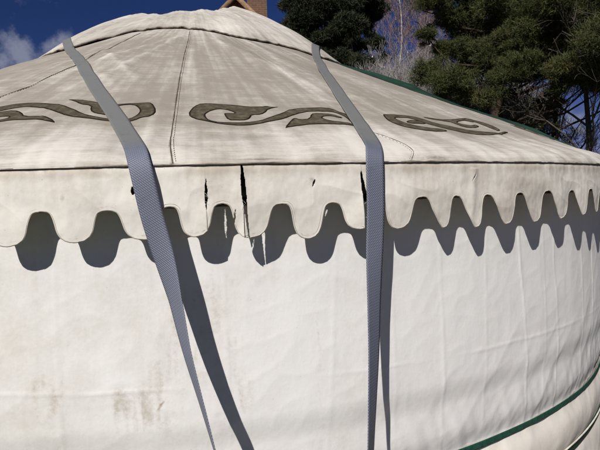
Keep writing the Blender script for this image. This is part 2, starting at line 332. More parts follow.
# ---- roof
th = angles(.003); q = np.concatenate([np.arange(.5, .9, .05), np.arange(.9, 2.5, .008), np.arange(2.5, 2.7801, .004)]); q[-1] = 2.78
TH, Q = np.meshgrid(th, q, indexing='ij')
V = roof_pt(TH, Q); X, Y = Q*np.sin(TH), -Q*np.cos(TH)
dirt = .84+.16*fbm(X*1.3+2, Y*1.3, 4)+.25*perlin(TH*20, Q*1.2)
dirt = dirt-.58*sstep(Q, 2.44+.05*perlin(TH*12, 0), 2.64)+.18*sstep(Q, 2.72, 2.77)-.35*sstep(Q, 1.2, .8)
for cx, cy, ax, ay, L, w, a in FAN:
    n = math.hypot(ax, ay); ax /= n; ay /= n; t = (X-cx)*ax+(Y-cy)*ay; s = (X-cx)*ay-(Y-cy)*ax+.01*perlin(t*5, a*900)
    dirt = dirt-a*45*gauss(s-.008, w*.45*(1+np.clip(t, 0, 2)))*sstep(t, -.1, .2)*(1-sstep(t, L*.7, L*1.25))*(.7+.5*perlin(X*20, Y*20))
dirt = dirt-.12*gauss((TH-seam_th(SEAMS[0][1], Q))*Q-.04, .05)
dirt = dirt-.4*gauss(segdist(X, Y, S2xy)-.06, .03)*sstep(Q, 2.4, 2.6)  # highlight on the pulled cloth beside the right strap, painted as less dirt
dirt = dirt+.30*perlin(TH*46, Q*1.3)+.22*perlin(TH*95, Q*2.2)+.12*perlin(TH*9, Q*22)+.10*fbm(X*22, Y*22, 3)+.10
stain = .12*sstep(perlin(TH*16, Q*7), .1, .5)+.75*sstep(Q, 2.752, 2.775)*(.5+.5*fbm(TH*30, 0*TH, 3))
stain = stain+.8*gauss(Q-(2.748+.01*perlin(TH*9, 3)), .007)*gauss(TH-.055, .03)+.6*gauss(Q-2.75, .02)*gauss(TH-.245, .03)
for k_, (_, pts) in enumerate(SEAMS):
    s = (TH-seam_th(pts, Q))*Q; stain = stain+(1 if k_ < 2 else .45)*(.6*gauss(s, .004)+.2*gauss(s, .013))
ln = np.interp(TH, [-.30,-.2364,-.1619,-.1119,-.0536,-.03], [2.445,2.4506,2.4594,2.4854,2.5097,2.515]); stain = stain+.45*gauss(Q-ln, .005)*(TH < -.03)*(TH > -.4)
stain = stain+.35*gauss(Q-2.50, .004)*(TH > -.115)*(TH < -.03)+.3*gauss(Q-2.535, .004)*(TH > -.1)*(TH < -.03)
uv = np.stack([TH*2.3, Q], -1).reshape(-1, 2)
roof = mesh('roof', V.reshape(-1, 3), gridfaces(len(th), len(q)), M_roof, yurt, uv, {'dirt': dirt, 'stain': stain})

# ---- crown cover over the smoke hole
CAPE = [(-1.1,1.12),(-.85,1.10),(-.62,1.13),(-.55,.93),(-.493,.80),(-.3,.772),(-.063,.777),(.06,.82),(.174,.90),(.314,1.044),(.504,1.055),(.62,1.138),(.85,1.2),(1.1,1.15),(1.5,1.0),(2.0,1.1),(2.5,1.0),(3.2,1.1),(3.8,1.0),(4.4,1.1),(5.18,1.12)]
def cap_edge(t):
    t = np.mod(np.asarray(t)+1.1, 2*math.pi)-1.1
    return np.interp(t, [a for a, _ in CAPE], [b for _, b in CAPE])+.006*perlin(t*22, .5)+.004*perlin(t*60, 2.5)
def cap_pt(t, v):
    re = cap_edge(t); rr = .44+.02*np.cos(5*t); rho = re*v
    zr = np.interp(np.mod(np.asarray(t)+math.pi, 2*math.pi)-math.pi, [-3.15, -1.57, -1.2, -.8, -.45, 0, .4, .75, 1.1, 1.57, 3.15], [2.82, 2.87, 2.90, 2.862, 2.838, 2.842, 2.872, 2.932, 2.92, 2.87, 2.82])
    edge_z = ZA-KS*re+roof_disp(t, re)+.012+.010*perlin(t*16, 7)
    mid = 2.90+.03*np.sin(t)
    vr = rr/re
    a = np.clip(v/vr, 0, 1); zin = 2.82+(zr-2.82)*a**1.5
    b = np.clip((v-vr)/(1-vr), 0, 1); zout = zr+(edge_z-zr)*(b-.10*np.sin(b*math.pi))
    z = np.where(v < vr, zin, zout)
    z = z+.014*perlin(t*5+1, v*2.3)*np.sin(np.clip(v, 0, 1)*math.pi)+.010*perlin(t*13, v*2+4)*b*(1-b)*4+.004*perlin(t*25, v*9)
    z = np.maximum(z, np.where(rho > .9, roof_z(t, rho)+.006, z))
    return cyl(t, rho, z)
th = angles(.006, -1.1, 1.2, .05); v = np.concatenate([np.linspace(0.002, .95, 90), np.linspace(.955, 1, 10)])
TH, VV = np.meshgrid(th, v, indexing='ij'); V = cap_pt(TH, VV)
dirt = .42+.4*fbm(V[..., 0]*2.2, V[..., 1]*2.2)+.3*gauss(VV-1, .05); stain = .7*sstep(VV, .985, 1.0)
n = len(th)*len(v); Vb = V.copy(); Vb[..., 2] -= .003
cover = mesh('crown_cover', V.reshape(-1, 3), gridfaces(len(th), len(v)), M_roof, yurt, np.stack([TH*1.2, VV*1.1], -1).reshape(-1, 2), {'dirt': dirt, 'stain': stain})
t_ = np.arange(-1.1, 1.25, .006); E_ = cap_pt(t_, 0*t_+.996); E_[:, 2] -= .003
tv, tf = tube(E_, .0045+.002*perlin(t_*40, 0)); mesh('cover_hem', tv, tf, M_hemline, cover)

# ---- seams with their stitches
for q0, pts in SEAMS[:3]:
    rr = np.arange(.85 if q0 < 0 else 2.5, 2.775, .012); tt = seam_th(pts, rr)
    P = roof_pt(tt, rr); P[:, 2] += .0012
    parts = [tube(P, (.0016+.0006*perlin(rr*30, q0))*(1 if q0 < 0 else .45))]
    rs = np.arange(rr[0]+.03, 2.76, .013); ts = seam_th(pts, rs)+.0085/rs*(1 if q0 != .225 else -1)
    for a, b in zip(rs, ts):
        pp = roof_pt(np.array([b, b]), np.array([a, a+.006])); pp[:, 2] += .0010; parts.append(tube(pp, .0009 if q0 < 0 else .0005, 4))
    sv, sf = join(parts); mesh('seam', sv, sf, M_thread, roof)

# ---- painted cloth scrolls sewn on the roof
def motif(group, lift=.0015):
    parts_v, parts_f, parts_e, uvs, base = [], [], [], [], 0
    for poly in group:
        P = np.array([(a*2.4, r) for a, r in poly]); keep = [0]
        n = len(P); x0, y0 = P.min(0); x1, y1 = P.max(0); h = .006
        # round the outline a little
        P2 = np.stack([.75*P+.25*np.roll(P, -1, 0), .25*P+.75*np.roll(P, -1, 0)], 1).reshape(-1, 2)
        P = P2; n = len(P)
        gx, gy = np.meshgrid(np.arange(x0, x1, h), np.arange(y0, y1, h), indexing='ij'); G = np.stack([gx.ravel(), gy.ravel()], -1)
        ins = np.zeros(len(G), bool)
        for i in range(n):
            a, b = P[i], P[(i+1) % n]
            c = ((a[1] > G[:, 1]) != (b[1] > G[:, 1])) & (G[:, 0] < (b[0]-a[0])*(G[:, 1]-a[1])/(b[1]-a[1]+1e-12)+a[0]); ins ^= c
        dist = segdist(G[:, 0], G[:, 1], np.vstack([P, P[:1]])); G = G[ins & (dist > .002)]
        allp = np.vstack([P, G])
        vo, _, fo, *_ = delaunay_2d_cdt([Vector(p) for p in allp], [], [list(range(n))], 1, 1e-6)
        vo = np.array([tuple(p) for p in vo])
        e = segdist(vo[:, 0], vo[:, 1], np.vstack([P, P[:1]])); e = np.exp(-(e/.0058)**2)
        W = roof_pt(vo[:, 0]/2.4, vo[:, 1]); W[:, 2] += lift
        parts_v.append(W); parts_e.append(e); uvs.append(vo); parts_f += [[i+base for i in f] for f in fo]; base += len(W)
    o = mesh('scroll_motif', np.vstack(parts_v), parts_f, M_motif, roof, np.vstack(uvs), {'edge': np.concatenate(parts_e)})
    s = o.modifiers.new('thickness', 'SOLIDIFY'); s.thickness = .001; s.offset = 1
    return o
for g_ in MOTIFS: motif(g_)
# the band of scrolls carries on round the far sides
for off in (.72, 1.0, 1.24, -.62, -.96):
    motif([[(a+off, r) for a, r in p] for p in MOTIFS[1]])

# ---- wall
def wall_r(th, z):
    s = th*RW
    d = (.007*perlin(s*1.7+1, z*1.1)+.003*perlin(s*4.5, z*2.0+3))*(1-.6*sstep(th, .1, .4))+.0012*perlin(s*13+2, z*7)
    # fabric swells over the lattice top rail of the inner frame and tucks in beneath it
    d = d+.011*(sstep(z, .905+.012*perlin(s*3, 0), 1.00)-sstep(z, 1.02, 1.45))
    low = 1-sstep(z, .85, 1.35)
    g = sstep(th, .08, .4)*low
    u = s*.75-z*.66; w = s*.66+z*.75
    d = d+g*(.0022*(1-2*np.abs(perlin(u*6.5+.4*perlin(w*3, 0), w*1.1)))**2-.002)+g*.0015*perlin(u*15, w*2)+g*.0008*perlin(u*32, w*4)
    d = d+.0022*sstep(th, .1, .35)*perlin(u*9+3, w*1.5)*(.4+.6*low)
    pl = gauss(z-Z_BELT-.05, .11)*(z > Z_BELT-.2)
    d = d+pl*.0045*perlin(s*24+z*9, z*2.5)*sstep(th, -.1, .3)
    d = d-.020*gauss(z-Z_BELT+.004+.012*sstep(th, .42, .72), .055)-.012*gauss(z-Z_BELT2, .04)
    for t0, a, wd, sl in CREASE:
        c = (th-t0-sl*(z-1.3)-.0015*perlin(z*6, t0*50))*RW
        d = d+a*np.exp(-np.abs(c)/wd)*(.55+.45*sstep(perlin(z*3.3, t0*31), -.2, .25))
    d = d+.0016*perlin(s*7+z*4, z*5-s*2)+.0007*(1-2*np.abs(perlin(s*9-z*6+4, z*8+s*3)))**3
    zc_ = 1.092-.06*th+.006*perlin(s*5, 4)
    d = d+.0016*np.exp(-np.abs(z-zc_)/.004)*sstep(perlin(s*2.2+.7, 1.5), -.35, .1)
    return RW+d
CREASE = [(-.141,.0024,.004,.003),(-.2,.0012,.004,0),(.02,.0010,.003,0),(.135,.0014,.004,.03),(.272,.0020,.004,0),(.345,.0012,.003,.01),(.415,.0030,.0035,-.03),(.47,.0016,.004,0),(.50,.0022,.004,-.02),(.60,.003,.005,0),(.66,.003,.005,.02),(-.30,.002,.004,0),(.205,.001,.003,0)]
hx0, hz0 = -.046, 1.055
def wall_mesh(name, z0, z1, dr, mat, fine=.0022, dz=.005, d0=0.0, extra=None):
    th = angles(fine, -.33, .86, .03); z = np.arange(z0, z1+1e-6, dz); TH, Z = np.meshgrid(th, z, indexing='ij')
    r = wall_r(TH, Z)+dr
    if extra is not None: r = r+extra(TH, Z)
    S = TH*RW
    dirt = d0+.14+.34*fbm(S*1.1+4, Z*1.1, 4)+.2*perlin(S*9, Z*1.6)*sstep(perlin(S*1.4, 3.3), -.1, .4)+.15*(1-sstep(TH, -.05, .25))
    stain = .9*(gauss((TH-hx0)*RW-.010*np.sin((Z-hz0)*80), .003)*gauss(Z-hz0, .012) if True else 0)
    for t0, z0_, wt, wz, a in [(-.085,1.07,.006,.05,.55),(-.055,1.09,.012,.06,.5),(-.062,1.02,.02,.04,.35),(-.03,1.20,.012,.09,.35),(-.155,1.13,.018,.05,.45),(-.15,1.06,.008,.03,.35),(.0,1.26,.03,.12,.38),(.035,1.1,.01,.1,.3),(-.10,1.15,.035,.12,.22),(-.17,1.0,.05,.09,.25),(.02,1.33,.05,.1,.2),(.10,1.36,.03,.09,.22),(.05,1.05,.03,.07,.2),(.115,1.2,.004,.2,.3),(.118,1.0,.006,.12,.3),(.055,1.42,.01,.05,.25),(.215,1.28,.03,.05,.3),(-.015,1.0,.04,.1,.25)]:
        stain = stain+.68*a*gauss(TH-t0, wt*1.25)*gauss(Z-z0_, wz*1.35)*(1.0+1.1*perlin(S*60, Z*9))
    stain = stain+.12*(1-sstep(Z, .85, 1.05))
    if extra is None: stain = stain+.25*sstep(Z, 1.50, 1.57)
    return mesh(name, cyl(TH, r, Z).reshape(-1, 3), gridfaces(len(th), len(z)), mat, yurt, np.stack([S, Z], -1).reshape(-1, 2), {'dirt': dirt, 'stain': stain})
wall = wall_mesh('wall', Z_BELT-.05, 1.574, 0, M_wall)
def sk(TH, Z):
    S = TH*RW
    return .008*perlin(S*3+8, Z*3)+.004*perlin(S*20+Z*8, Z*3)*gauss(Z-Z_BELT, .1)+.03*sstep(Z_BELT2-Z, 0, .5)+.005*gauss(Z-.65, .07)
skirt = wall_mesh('skirt', 0.0, Z_BELT+.004, .007, M_skirt, .006, .01, .1, sk)
# wall top binding that disappears up under the eave
th = angles(.01, -.4, 1.0); P = cyl(th, wall_r(th, 0*th+1.574), 0*th+1.574); tv, tf = tube(P, .003); mesh('wall_binding', tv, tf, M_hemline, wall)

# ---- scalloped valance
NOTCH = [(-.1378,1.5744),(-.082,1.5717),(-.0272,1.5763),(.0193,1.5793),(.0754,1.5739),(.1256,1.5717),(.1745,1.5752),(.2273,1.5789),(.2727,1.578),(.3192,1.5773),(.3747,1.5794),(.435,1.582),(.4980,1.580),(.5519,1.5823)]
TIP = [(-.1691,1.4923),(-.111,1.4963),(-.0505,1.4969),(-.0063,1.499),(.0439,1.4898),(.1,1.4791),(.1526,1.4982),(.1971,1.4917),(.2555,1.4856),(.3008,1.4799),(.350,1.4821),(.4066,1.4798),(.4700,1.4821),(.528,1.4870)]
rr_ = random.Random(3)
def extend(a, n, step):
    t = a[-1][0] if step > 0 else a[0][0]; out = []
    for i in range(n):
        t += step*(1+.06*rr_.uniform(-1, 1)); out.append((t, a[0][1]+rr_.uniform(-.004, .004)))
    return a+out if step > 0 else out[::-1]+a
KN = sorted([(a, b, 0) for a, b in extend(extend(NOTCH, 48, .0525), 50, -.055)]+[(a, b, 1) for a, b in extend(extend(TIP, 48, .0525), 50, -.055)])
_fixed = [KN[0]]
for k_ in KN[1:]:
    if k_[2] == _fixed[-1][2]: continue
    if k_[0]-_fixed[-1][0] < .012: k_ = (_fixed[-1][0]+.012, k_[1], k_[2])
    _fixed.append(k_)
KT = np.array([k[0] for k in _fixed]); KZ = np.array([k[1] for k in _fixed]); KK = np.array([k[2] for k in _fixed])
HX = np.linspace(0, 1, 101)
def _prof(P):
    a = np.interp(np.linspace(-.3, 1.3, 161), [-p[0] for p in P[:0:-1]]+[p[0] for p in P]+[2-p[0] for p in P[-2::-1]], [p[1] for p in P[:0:-1]]+[p[1] for p in P]+[p[1] for p in P[-2::-1]])
    for _ in range(8): a[1:-1] = .25*a[:-2]+.5*a[1:-1]+.25*a[2:]
    a = a[30:131]; return (a-a[0])/(a[-1]-a[0])
HL_ = _prof([(0, 0), (.17, .015), (.28, .08), (.355, .25), (.405, .48), (.455, .67), (.55, .83), (.70, .94), (.87, .985), (1, 1)])
HA_ = _prof([(0, 0), (.18, .03), (.31, .12), (.39, .34), (.45, .64), (.55, .86), (.74, .97), (1, 1)])
HB_ = _prof([(0, 0), (.17, .02), (.30, .13), (.42, .32), (.8, .84), (.92, .96), (1, 1)])
def hem_z(t):
    t = np.asarray(t, float); i = np.clip(np.searchsorted(KT, t)-1, 0, len(KT)-2)
    u = np.clip((t-KT[i])/(KT[i+1]-KT[i]), 0, 1)
    fromnotch = KK[i] == 0                      # notch at left end, tip at right
    g = np.where(fromnotch, u, 1-u)             # 0 at notch, 1 at tip
    right = sstep(t, .18, .26)
    sL = np.interp(g, HX, HL_); sA = np.interp(g, HX, HA_); sB = np.interp(g, HX, HB_)
    s = sL*(1-right)+right*np.where(fromnotch, sB, sA)
    zn = np.where(fromnotch, KZ[i], KZ[i+1]); zt = np.where(fromnotch, KZ[i+1], KZ[i])
    return zn+(zt-zn)*s+.0012*perlin(t*180, 1.0)+.0006*perlin(t*700, 2.0)
def val_r(t, z):
    v = np.clip((Z_SEAM-z)/.19, 0, 1); s = t*RV
    d = .003*np.sin(v*math.pi)+.009*perlin(s*3.3+5, z*1.0)*v+.006*perlin(s*9+2, z*3)*v+.0016*perlin(s*24, z*14)+.0008*perlin(s*55, z*40)
    # billows under the seam
    d = d+.0062*perlin(s*9+7, z*11)*np.sin(v*math.pi)+.0055*perlin(s*5.5+1, z*5)*np.sin(v*math.pi)*(.5+v)+.0016*perlin(s*42+3, z*8)*np.exp(-v*5)*sstep(v, .02, .1)+.002*(1-2*np.abs(perlin(s*7+z*9, z*5-s*3)))**3*np.sin(v*math.pi)-.004*gauss(v, .05)
    # cloth curls where it is torn
    for t0, a, side in ((.005, .005, -1), (.0385, .012, -1), (.0395, .008, 1), (.157, .014, -1)):
        m = (t < t0) if side < 0 else (t >= t0)
        d = d+a*m*np.exp(-np.abs(t-t0)/.010)*v
    d = d+.0035*gauss((t-.298)*RV-.12*(z-1.6), .015)*(z < 1.66)  # pulled fold near the little tear
    return RV+.001+d
def torn(t, z):
    s = lambda c, w0: np.abs(t-c) < w0
    a = s(.0052+.0006*perlin(z*90, 0)+.01*(z-1.6), .0013*np.clip(1-((z-1.604)/.042)**2, 0, 1)*(1+.4*perlin(z*70, 5)))
    wb = np.interp(z, [1.48, 1.55, 1.60, 1.64, 1.676, 1.679], [.0006, .0012, .0024, .0021, .0009, 0])*(1+.30*perlin(z*45, 8))
    b = s(np.interp(z, [1.49, 1.6, 1.68], [.0430, .0395, .0385])+.0004*perlin(z*100, 2), wb)
    wc = np.interp(z, [1.48, 1.53, 1.56, 1.60, 1.65, 1.655], [.0125, .0105, .006, .0028, .0012, 0])
    cc = np.interp(z, [1.48, 1.53, 1.56, 1.60, 1.65], [.171, .1685, .1640, .1590, .1565])
    c = s(cc+.0006*perlin(z*50, 4), wc*(1+.15*perlin(z*60, 9)))
    d = s(.299+.003*np.sin((z-1.63)*90), .0008*np.clip(1-((z-1.634)/.014)**2, 0, 1))
    e = s(.1072+.15*(z-1.626), .0011*np.clip(1-((z-1.626)/.010)**2, 0, 1)*(1+perlin(z*300, 1)))
    f = (((t+.0585)*RV/.005)**2+((z-1.618)/.010)**2 < 1+.5*perlin(z*200, t*500))
    g = s(.0300+.05*(z-1.54), .0009*np.clip(1-((z-1.545)/.022)**2, 0, 1)*(1+.5*perlin(z*200, 1)))
    h = a | b | c | d | e | f | g
    return h
th = np.concatenate([np.arange(-math.pi, -.33, .006), np.arange(-.33, .62, .00042), np.arange(.62, .9, .002), np.arange(.9, math.pi, .006), [math.pi]])
NV = 74; v = np.linspace(0, 1, NV); hz = hem_z(th)
TH, VV = np.meshgrid(th, v, indexing='ij'); Z = Z_SEAM+.001-(Z_SEAM+.001-hz[:, None])*VV
V = cyl(TH, val_r(TH, Z), Z)
cen_t = .25*(TH[:-1, :-1]+TH[1:, :-1]+TH[:-1, 1:]+TH[1:, 1:]); cen_z = .25*(Z[:-1, :-1]+Z[1:, :-1]+Z[:-1, 1:]+Z[1:, 1:])
keep = ~torn(cen_t, cen_z)
S = TH*RV; edge = np.abs(Z-hz[:, None])
dirt = .16+.42*fbm(S*3.5, Z*4)+.62*gauss(Z-1.668, .020)*(.75+.9*perlin(S*6, 2))+.25*perlin(S*30, Z*3)*gauss(Z-1.66, .05)+.3*gauss(Z-1.60, .03)*perlin(S*5+3, 1)+.12*sstep(TH, 0, .3)
stain = .5*gauss(Z-1.676, .009)*(.6+.6*perlin(S*5, 7))+.7*gauss(Z-1.678, .004)*(.7+.6*perlin(S*14, 1))+.55*gauss(Z-hz[:, None], .0022)+.5*sstep(perlin(S*26, Z*22), .36, .55)*.6
stain = stain+.30*gauss(edge-.0105, .0012)+.2*sstep(perlin(S*2.2+9, Z*9), .2, .6)+.55*gauss(TH-.105, .006)*gauss(Z-1.632, .02)+.3*gauss(TH-.0052, .004)*gauss(Z-1.6, .06)+.3*gauss(TH-.16, .005)*gauss(Z-1.6, .05)
for tt, zt in TIP: stain = stain+.4*gauss(TH-tt, .008)*gauss(Z-zt-.015, .009)*(.6+perlin(S*150, Z*60))
val = mesh('valance', V.reshape(-1, 3), gridfaces(len(th), NV, keep), M_val, yurt, np.stack([S, Z], -1).reshape(-1, 2), {'dirt': dirt, 'stain': stain})
s_ = val.modifiers.new('thickness', 'SOLIDIFY'); s_.thickness = .0012; s_.offset = -1
# rolled hem along the scallops: two stitched ridges
t_ = np.arange(-.33, .70, .0006); parts = []
for off, rad in ((.0022, .0016), (.0080, .0008)):
    z_ = hem_z(t_); P = cyl(t_, val_r(t_, z_), z_); T = np.gradient(P, axis=0); T /= np.linalg.norm(T, axis=1)[:, None]
    nrm = np.stack([np.sin(t_), -np.cos(t_), 0*t_], -1); inn = np.cross(nrm, T); inn *= np.sign(inn[:, 2:3]+1e-9)*1.0
    # keep the inward side consistently above the hem
    W = P+inn*off+nrm*.0006
    ok = ~torn(t_, W[:, 2])
    run = []
    for i in range(len(t_)):
        if ok[i]: run.append(i)
        if (not ok[i] or i == len(t_)-1) and len(run) > 4:
            parts.append(tube(W[run], rad)); 
        if not ok[i]: run = []
thr = random.Random(8); tp_ = []
for t0, za_, zb_ in ((.0385, 1.52, 1.66), (.161, 1.52, 1.62), (.0052, 1.57, 1.63)):
    for _ in range(4):
        z0 = thr.uniform(za_, zb_); dz = thr.uniform(-.012, .002); w_ = thr.uniform(.0015, .004)*thr.choice((-1, 1)); k_ = np.linspace(0, 1, 7)
        tt_ = t0+w_*.5-w_*k_*1.1; zz_ = z0+dz*k_+.002*np.sin(k_*4)
        fv, ff = tube(cyl(tt_, val_r(tt_, zz_)+.001+.002*k_, zz_), .00032, 4); mesh('loose_thread', fv, ff, M_hem, val, np.zeros((len(fv), 2)), {'dirt': .2+0*fv[:, 0], 'stain': 0*fv[:, 0]})
hv, hf = join(parts)
mesh('hem', hv, hf, M_hem, val, np.stack([np.arctan2(hv[:, 0], -hv[:, 1])*RV, hv[:, 2]], -1), {'dirt': .3+0*hv[:, 0], 'stain': .12+.3*perlin(hv[:, 0]*20, hv[:, 2]*20)})
# ---- grimy seam that joins roof and valance
t_ = np.arange(-.42, 1.0, .0015); n1 = perlin(t_*38, 0); n2 = perlin(t_*140, 4)
P = cyl(t_, RV+.0020+.001*n1, Z_SEAM+.0005+.0015*perlin(t_*9, 3)+.0012*n1)
r_ = np.clip(.0018+.0020*n1+.0006*n2, .0006, .0045)*(1+.5*gauss(t_-.2, .05)+.4*gauss(t_-.09, .04))
tv, tf = tube(P, r_, 8); mesh('eave_seam', tv, tf, M_hemline, roof)

# ================================================================== STRAPS
def ribbon(C, W, N, thick=.0016, nw=9, sag=0.0):
    """C centre line, W width vectors, N face normals -> closed flat band"""
    C, W, N = map(np.asarray, (C, W, N)); a = np.linspace(-.5, .5, nw)
    seg = np.r_[0, np.cumsum(np.linalg.norm(np.diff(C, axis=0), axis=1))]; wid = np.linalg.norm(W, axis=1)
    top = C[:, None]+W[:, None]*a[None, :, None]+N[:, None]*(thick/2+sag*(a**2*4)[None, :, None])
    bot = top-N[:, None]*thick
    ring = np.concatenate([top, bot[:, ::-1]], 1); m = ring.shape[1]
    i, j = np.meshgrid(np.arange(len(C)-1), np.arange(m), indexing='ij'); jn = (j+1) % m
    F = np.stack([i*m+j, (i+1)*m+j, (i+1)*m+jn, i*m+jn], -1).reshape(-1, 4)
    u = np.concatenate([a, a[::-1]])[None]*wid[:, None]; uv = np.stack([u, np.broadcast_to(seg[:, None], u.shape)], -1)
    return ring.reshape(-1, 3), F, uv.reshape(-1, 2), np.repeat(seg, m)
def smooth_path(P, n):
    P = np.asarray(P, float); d = np.r_[0, np.cumsum(np.linalg.norm(np.diff(P, axis=0), axis=1))]; t = np.linspace(0, d[-1], n)
    Q = np.stack([np.interp(t, d, P[:, k]) for k in range(P.shape[1])], -1)
    for _ in range(6): Q[1:-1] = .25*Q[:-2]+.5*Q[1:-1]+.25*Q[2:]
    return Q
def strap(name, xy, back, drop, width, twist, label):
    """xy: eave -> over the roof; drop: points from the eave to the peg; twist(radius s)->angle"""
    up = [tuple(p) for p in xy]+back
    R = smooth_path(up, 260); th = np.arctan2(R[:, 0], -R[:, 1]); rho = np.hypot(R[:, 0], R[:, 1])
    out = []
    for t, r in zip(th, rho):
        h = cap_h(t, r)
        out.append(cyl(np.array(t), r, 0*t)*np.array([1, 1, 0])+np.array([0, 0, h]) if r < 1.2 else roof_at(t, r))
    roofP = np.array(out); roofP = roofP+np.array([0, 0, .007])
    for _ in range(50): roofP[1:-1] = .25*roofP[:-2]+.5*roofP[1:-1]+.25*roofP[2:]
    roofP[2:-2] = (roofP[:-4]+roofP[1:-3]+roofP[2:-2]+roofP[3:-1]+roofP[4:])/5
    D = smooth_path(drop, 160)
    C = np.vstack([D[::-1], roofP]); C = smooth_path(C, 700)
    for _ in range(14): C[1:-1] = .25*C[:-2]+.5*C[1:-1]+.25*C[2:]
    th = np.arctan2(C[:, 0], -C[:, 1]); rho = np.hypot(C[:, 0], C[:, 1])
    for i in range(len(C)):
        if rho[i] < 2.5 and C[i, 2] > 1.75:
            z_ = max(cap_h(th[i]+dt, rho[i]) for dt in (-.012, 0, .012))+.007
            C[i, 2] = max(C[i, 2], z_)
    m_ = (rho < 2.42)[1:-1, None]
    for _ in range(22): C[1:-1] = np.where(m_, .25*C[:-2]+.5*C[1:-1]+.25*C[2:], C[1:-1])
    for _ in range(6): C[1:-1] = .25*C[:-2]+.5*C[1:-1]+.25*C[2:]
    nd_ = np.stack([np.sin(th), -np.cos(th), 0*th+.6], -1); C = C+nd_*(.0025*gauss(C[:, 2]-1.72, .05))[:, None]
    T = np.gradient(C, axis=0); T /= np.linalg.norm(T, axis=1)[:, None]
    onroof = sstep(C[:, 2], 1.66, 1.78)
    nr = np.stack([np.sin(th)*KS, -np.cos(th)*KS, 1+0*th], -1); nd = np.stack([np.sin(th), -np.cos(th), 0*th], -1)
    N = nr*onroof[:, None]+nd*(1-onroof[:, None]); N -= T*np.sum(N*T, 1)[:, None]; N /= np.linalg.norm(N, axis=1)[:, None]
    W = np.cross(T, N); ang = np.array([twist(z) for z in C[:, 2]])
    W2 = W*np.cos(ang)[:, None]+N*np.sin(ang)[:, None]; N2 = N*np.cos(ang)[:, None]-W*np.sin(ang)[:, None]
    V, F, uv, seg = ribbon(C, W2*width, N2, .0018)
    roof_dull = np.repeat(sstep(C[:, 2], 1.675, 1.80), 18)
    o = mesh(name, V, F, M_web, None, uv, {'roof_dull': roof_dull}); tag(o, label, 'strap', 'grey straps holding the yurt roof down'); return o
_ct = np.linspace(-math.pi, math.pi, 361); _cv = np.linspace(0, 1, 60); _CT, _CV = np.meshgrid(_ct, _cv, indexing='ij'); _CZ = cap_pt(_CT, _CV)[..., 2]
def cap_h(t, r):
    e = float(cap_edge(t)); v = r/e; base = float(roof_z(np.array(t), np.array(r)))
    if v >= 1: return base
    i = min(int((t+math.pi)/(2*math.pi)*360), 359); return max(base, float(np.interp(v, _cv, _CZ[i])))
def roof_at(t, r):
    if r < 2.58: return roof_pt(t, r)
    # distance along the eave curve for a given plan radius
    qq = np.linspace(2.58, 2.78, 60); P = roof_pt(0*qq+t, qq); rad = np.hypot(P[:, 0], P[:, 1]); j = int(np.argmin(np.abs(rad-r)))
    return P[j]
def tw1(z): return float(np.interp(z, [.3, .95, 1.0, 1.12, 1.23, 1.35, 1.47, 1.55], [1.5, 1.5, 1.42, 1.27, 1.1, .85, .25, 0]))
def tw2(z): return float(np.interp(z, [.3, .9, .97, 1.04, 1.17, 1.30, 1.45, 1.6], [-.95, -.80, -.74, -.66, -.52, -.36, -.06, 0]))
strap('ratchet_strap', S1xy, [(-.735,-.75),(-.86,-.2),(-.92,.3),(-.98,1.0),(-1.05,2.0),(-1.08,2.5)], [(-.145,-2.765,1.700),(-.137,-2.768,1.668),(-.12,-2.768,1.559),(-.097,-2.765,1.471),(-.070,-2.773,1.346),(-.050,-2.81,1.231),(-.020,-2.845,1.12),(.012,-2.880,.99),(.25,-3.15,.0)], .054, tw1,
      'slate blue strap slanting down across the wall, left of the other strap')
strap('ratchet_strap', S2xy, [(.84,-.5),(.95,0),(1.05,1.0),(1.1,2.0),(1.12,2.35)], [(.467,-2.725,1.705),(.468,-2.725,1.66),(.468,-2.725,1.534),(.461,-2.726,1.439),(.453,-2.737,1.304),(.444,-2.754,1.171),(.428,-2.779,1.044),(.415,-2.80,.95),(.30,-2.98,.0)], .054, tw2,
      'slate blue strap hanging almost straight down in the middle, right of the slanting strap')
# green bands round the wall
def belt(name, z, width, mat, label, tilt=0.0, zf=None):
    th = angles(.006, -.4, 1.0); zz = z+(0*th if zf is None else zf(th)); rs = wall_r(th, zz); rs = np.convolve(np.pad(np.maximum(rs, RW-.03), 20, mode='edge'), np.ones(41)/41, 'valid')+.013
    C = cyl(th, rs, zz); T = np.gradient(C, axis=0); T /= np.linalg.norm(T, axis=1)[:, None]; N = np.stack([np.sin(th), -np.cos(th), 0*th], -1)
    W = np.cross(N, T); V, F, uv, _ = ribbon(C, W*width, N, .002, 7); o = mesh(name, V, F, mat, None, uv); tag(o, label, 'belt'); return o
belt('webbing_belt', Z_BELT, .022, M_green, 'green webbing belt drawn tight round the wall above the beige skirt', zf=lambda t: .002*perlin(t*12, 0)-.004-.012*sstep(t, .42, .72))
belt('webbing_belt', Z_BELT2, .034, M_green2, 'blackish green belt low on the beige skirt, below the brighter belt', zf=lambda t: .004*perlin(t*8, 6))
th = angles(.006, -.4, 1.0); P = cyl(th, np.convolve(np.pad(wall_r(th, 0*th+Z_BELT2+.02), 20, mode='edge'), np.ones(41)/41, 'valid')+.020, Z_BELT2+.024+.003*perlin(th*7, 3)); tv, tf = tube(P, .0034, 8)
tag(mesh('flap_highlight', tv, tf, M_flap_hi, None), 'thin white line standing for the highlight on the skirt flap edge, just above the lower dark belt', 'flap_highlight')  # tube added to paint the highlight along the skirt flap's edge
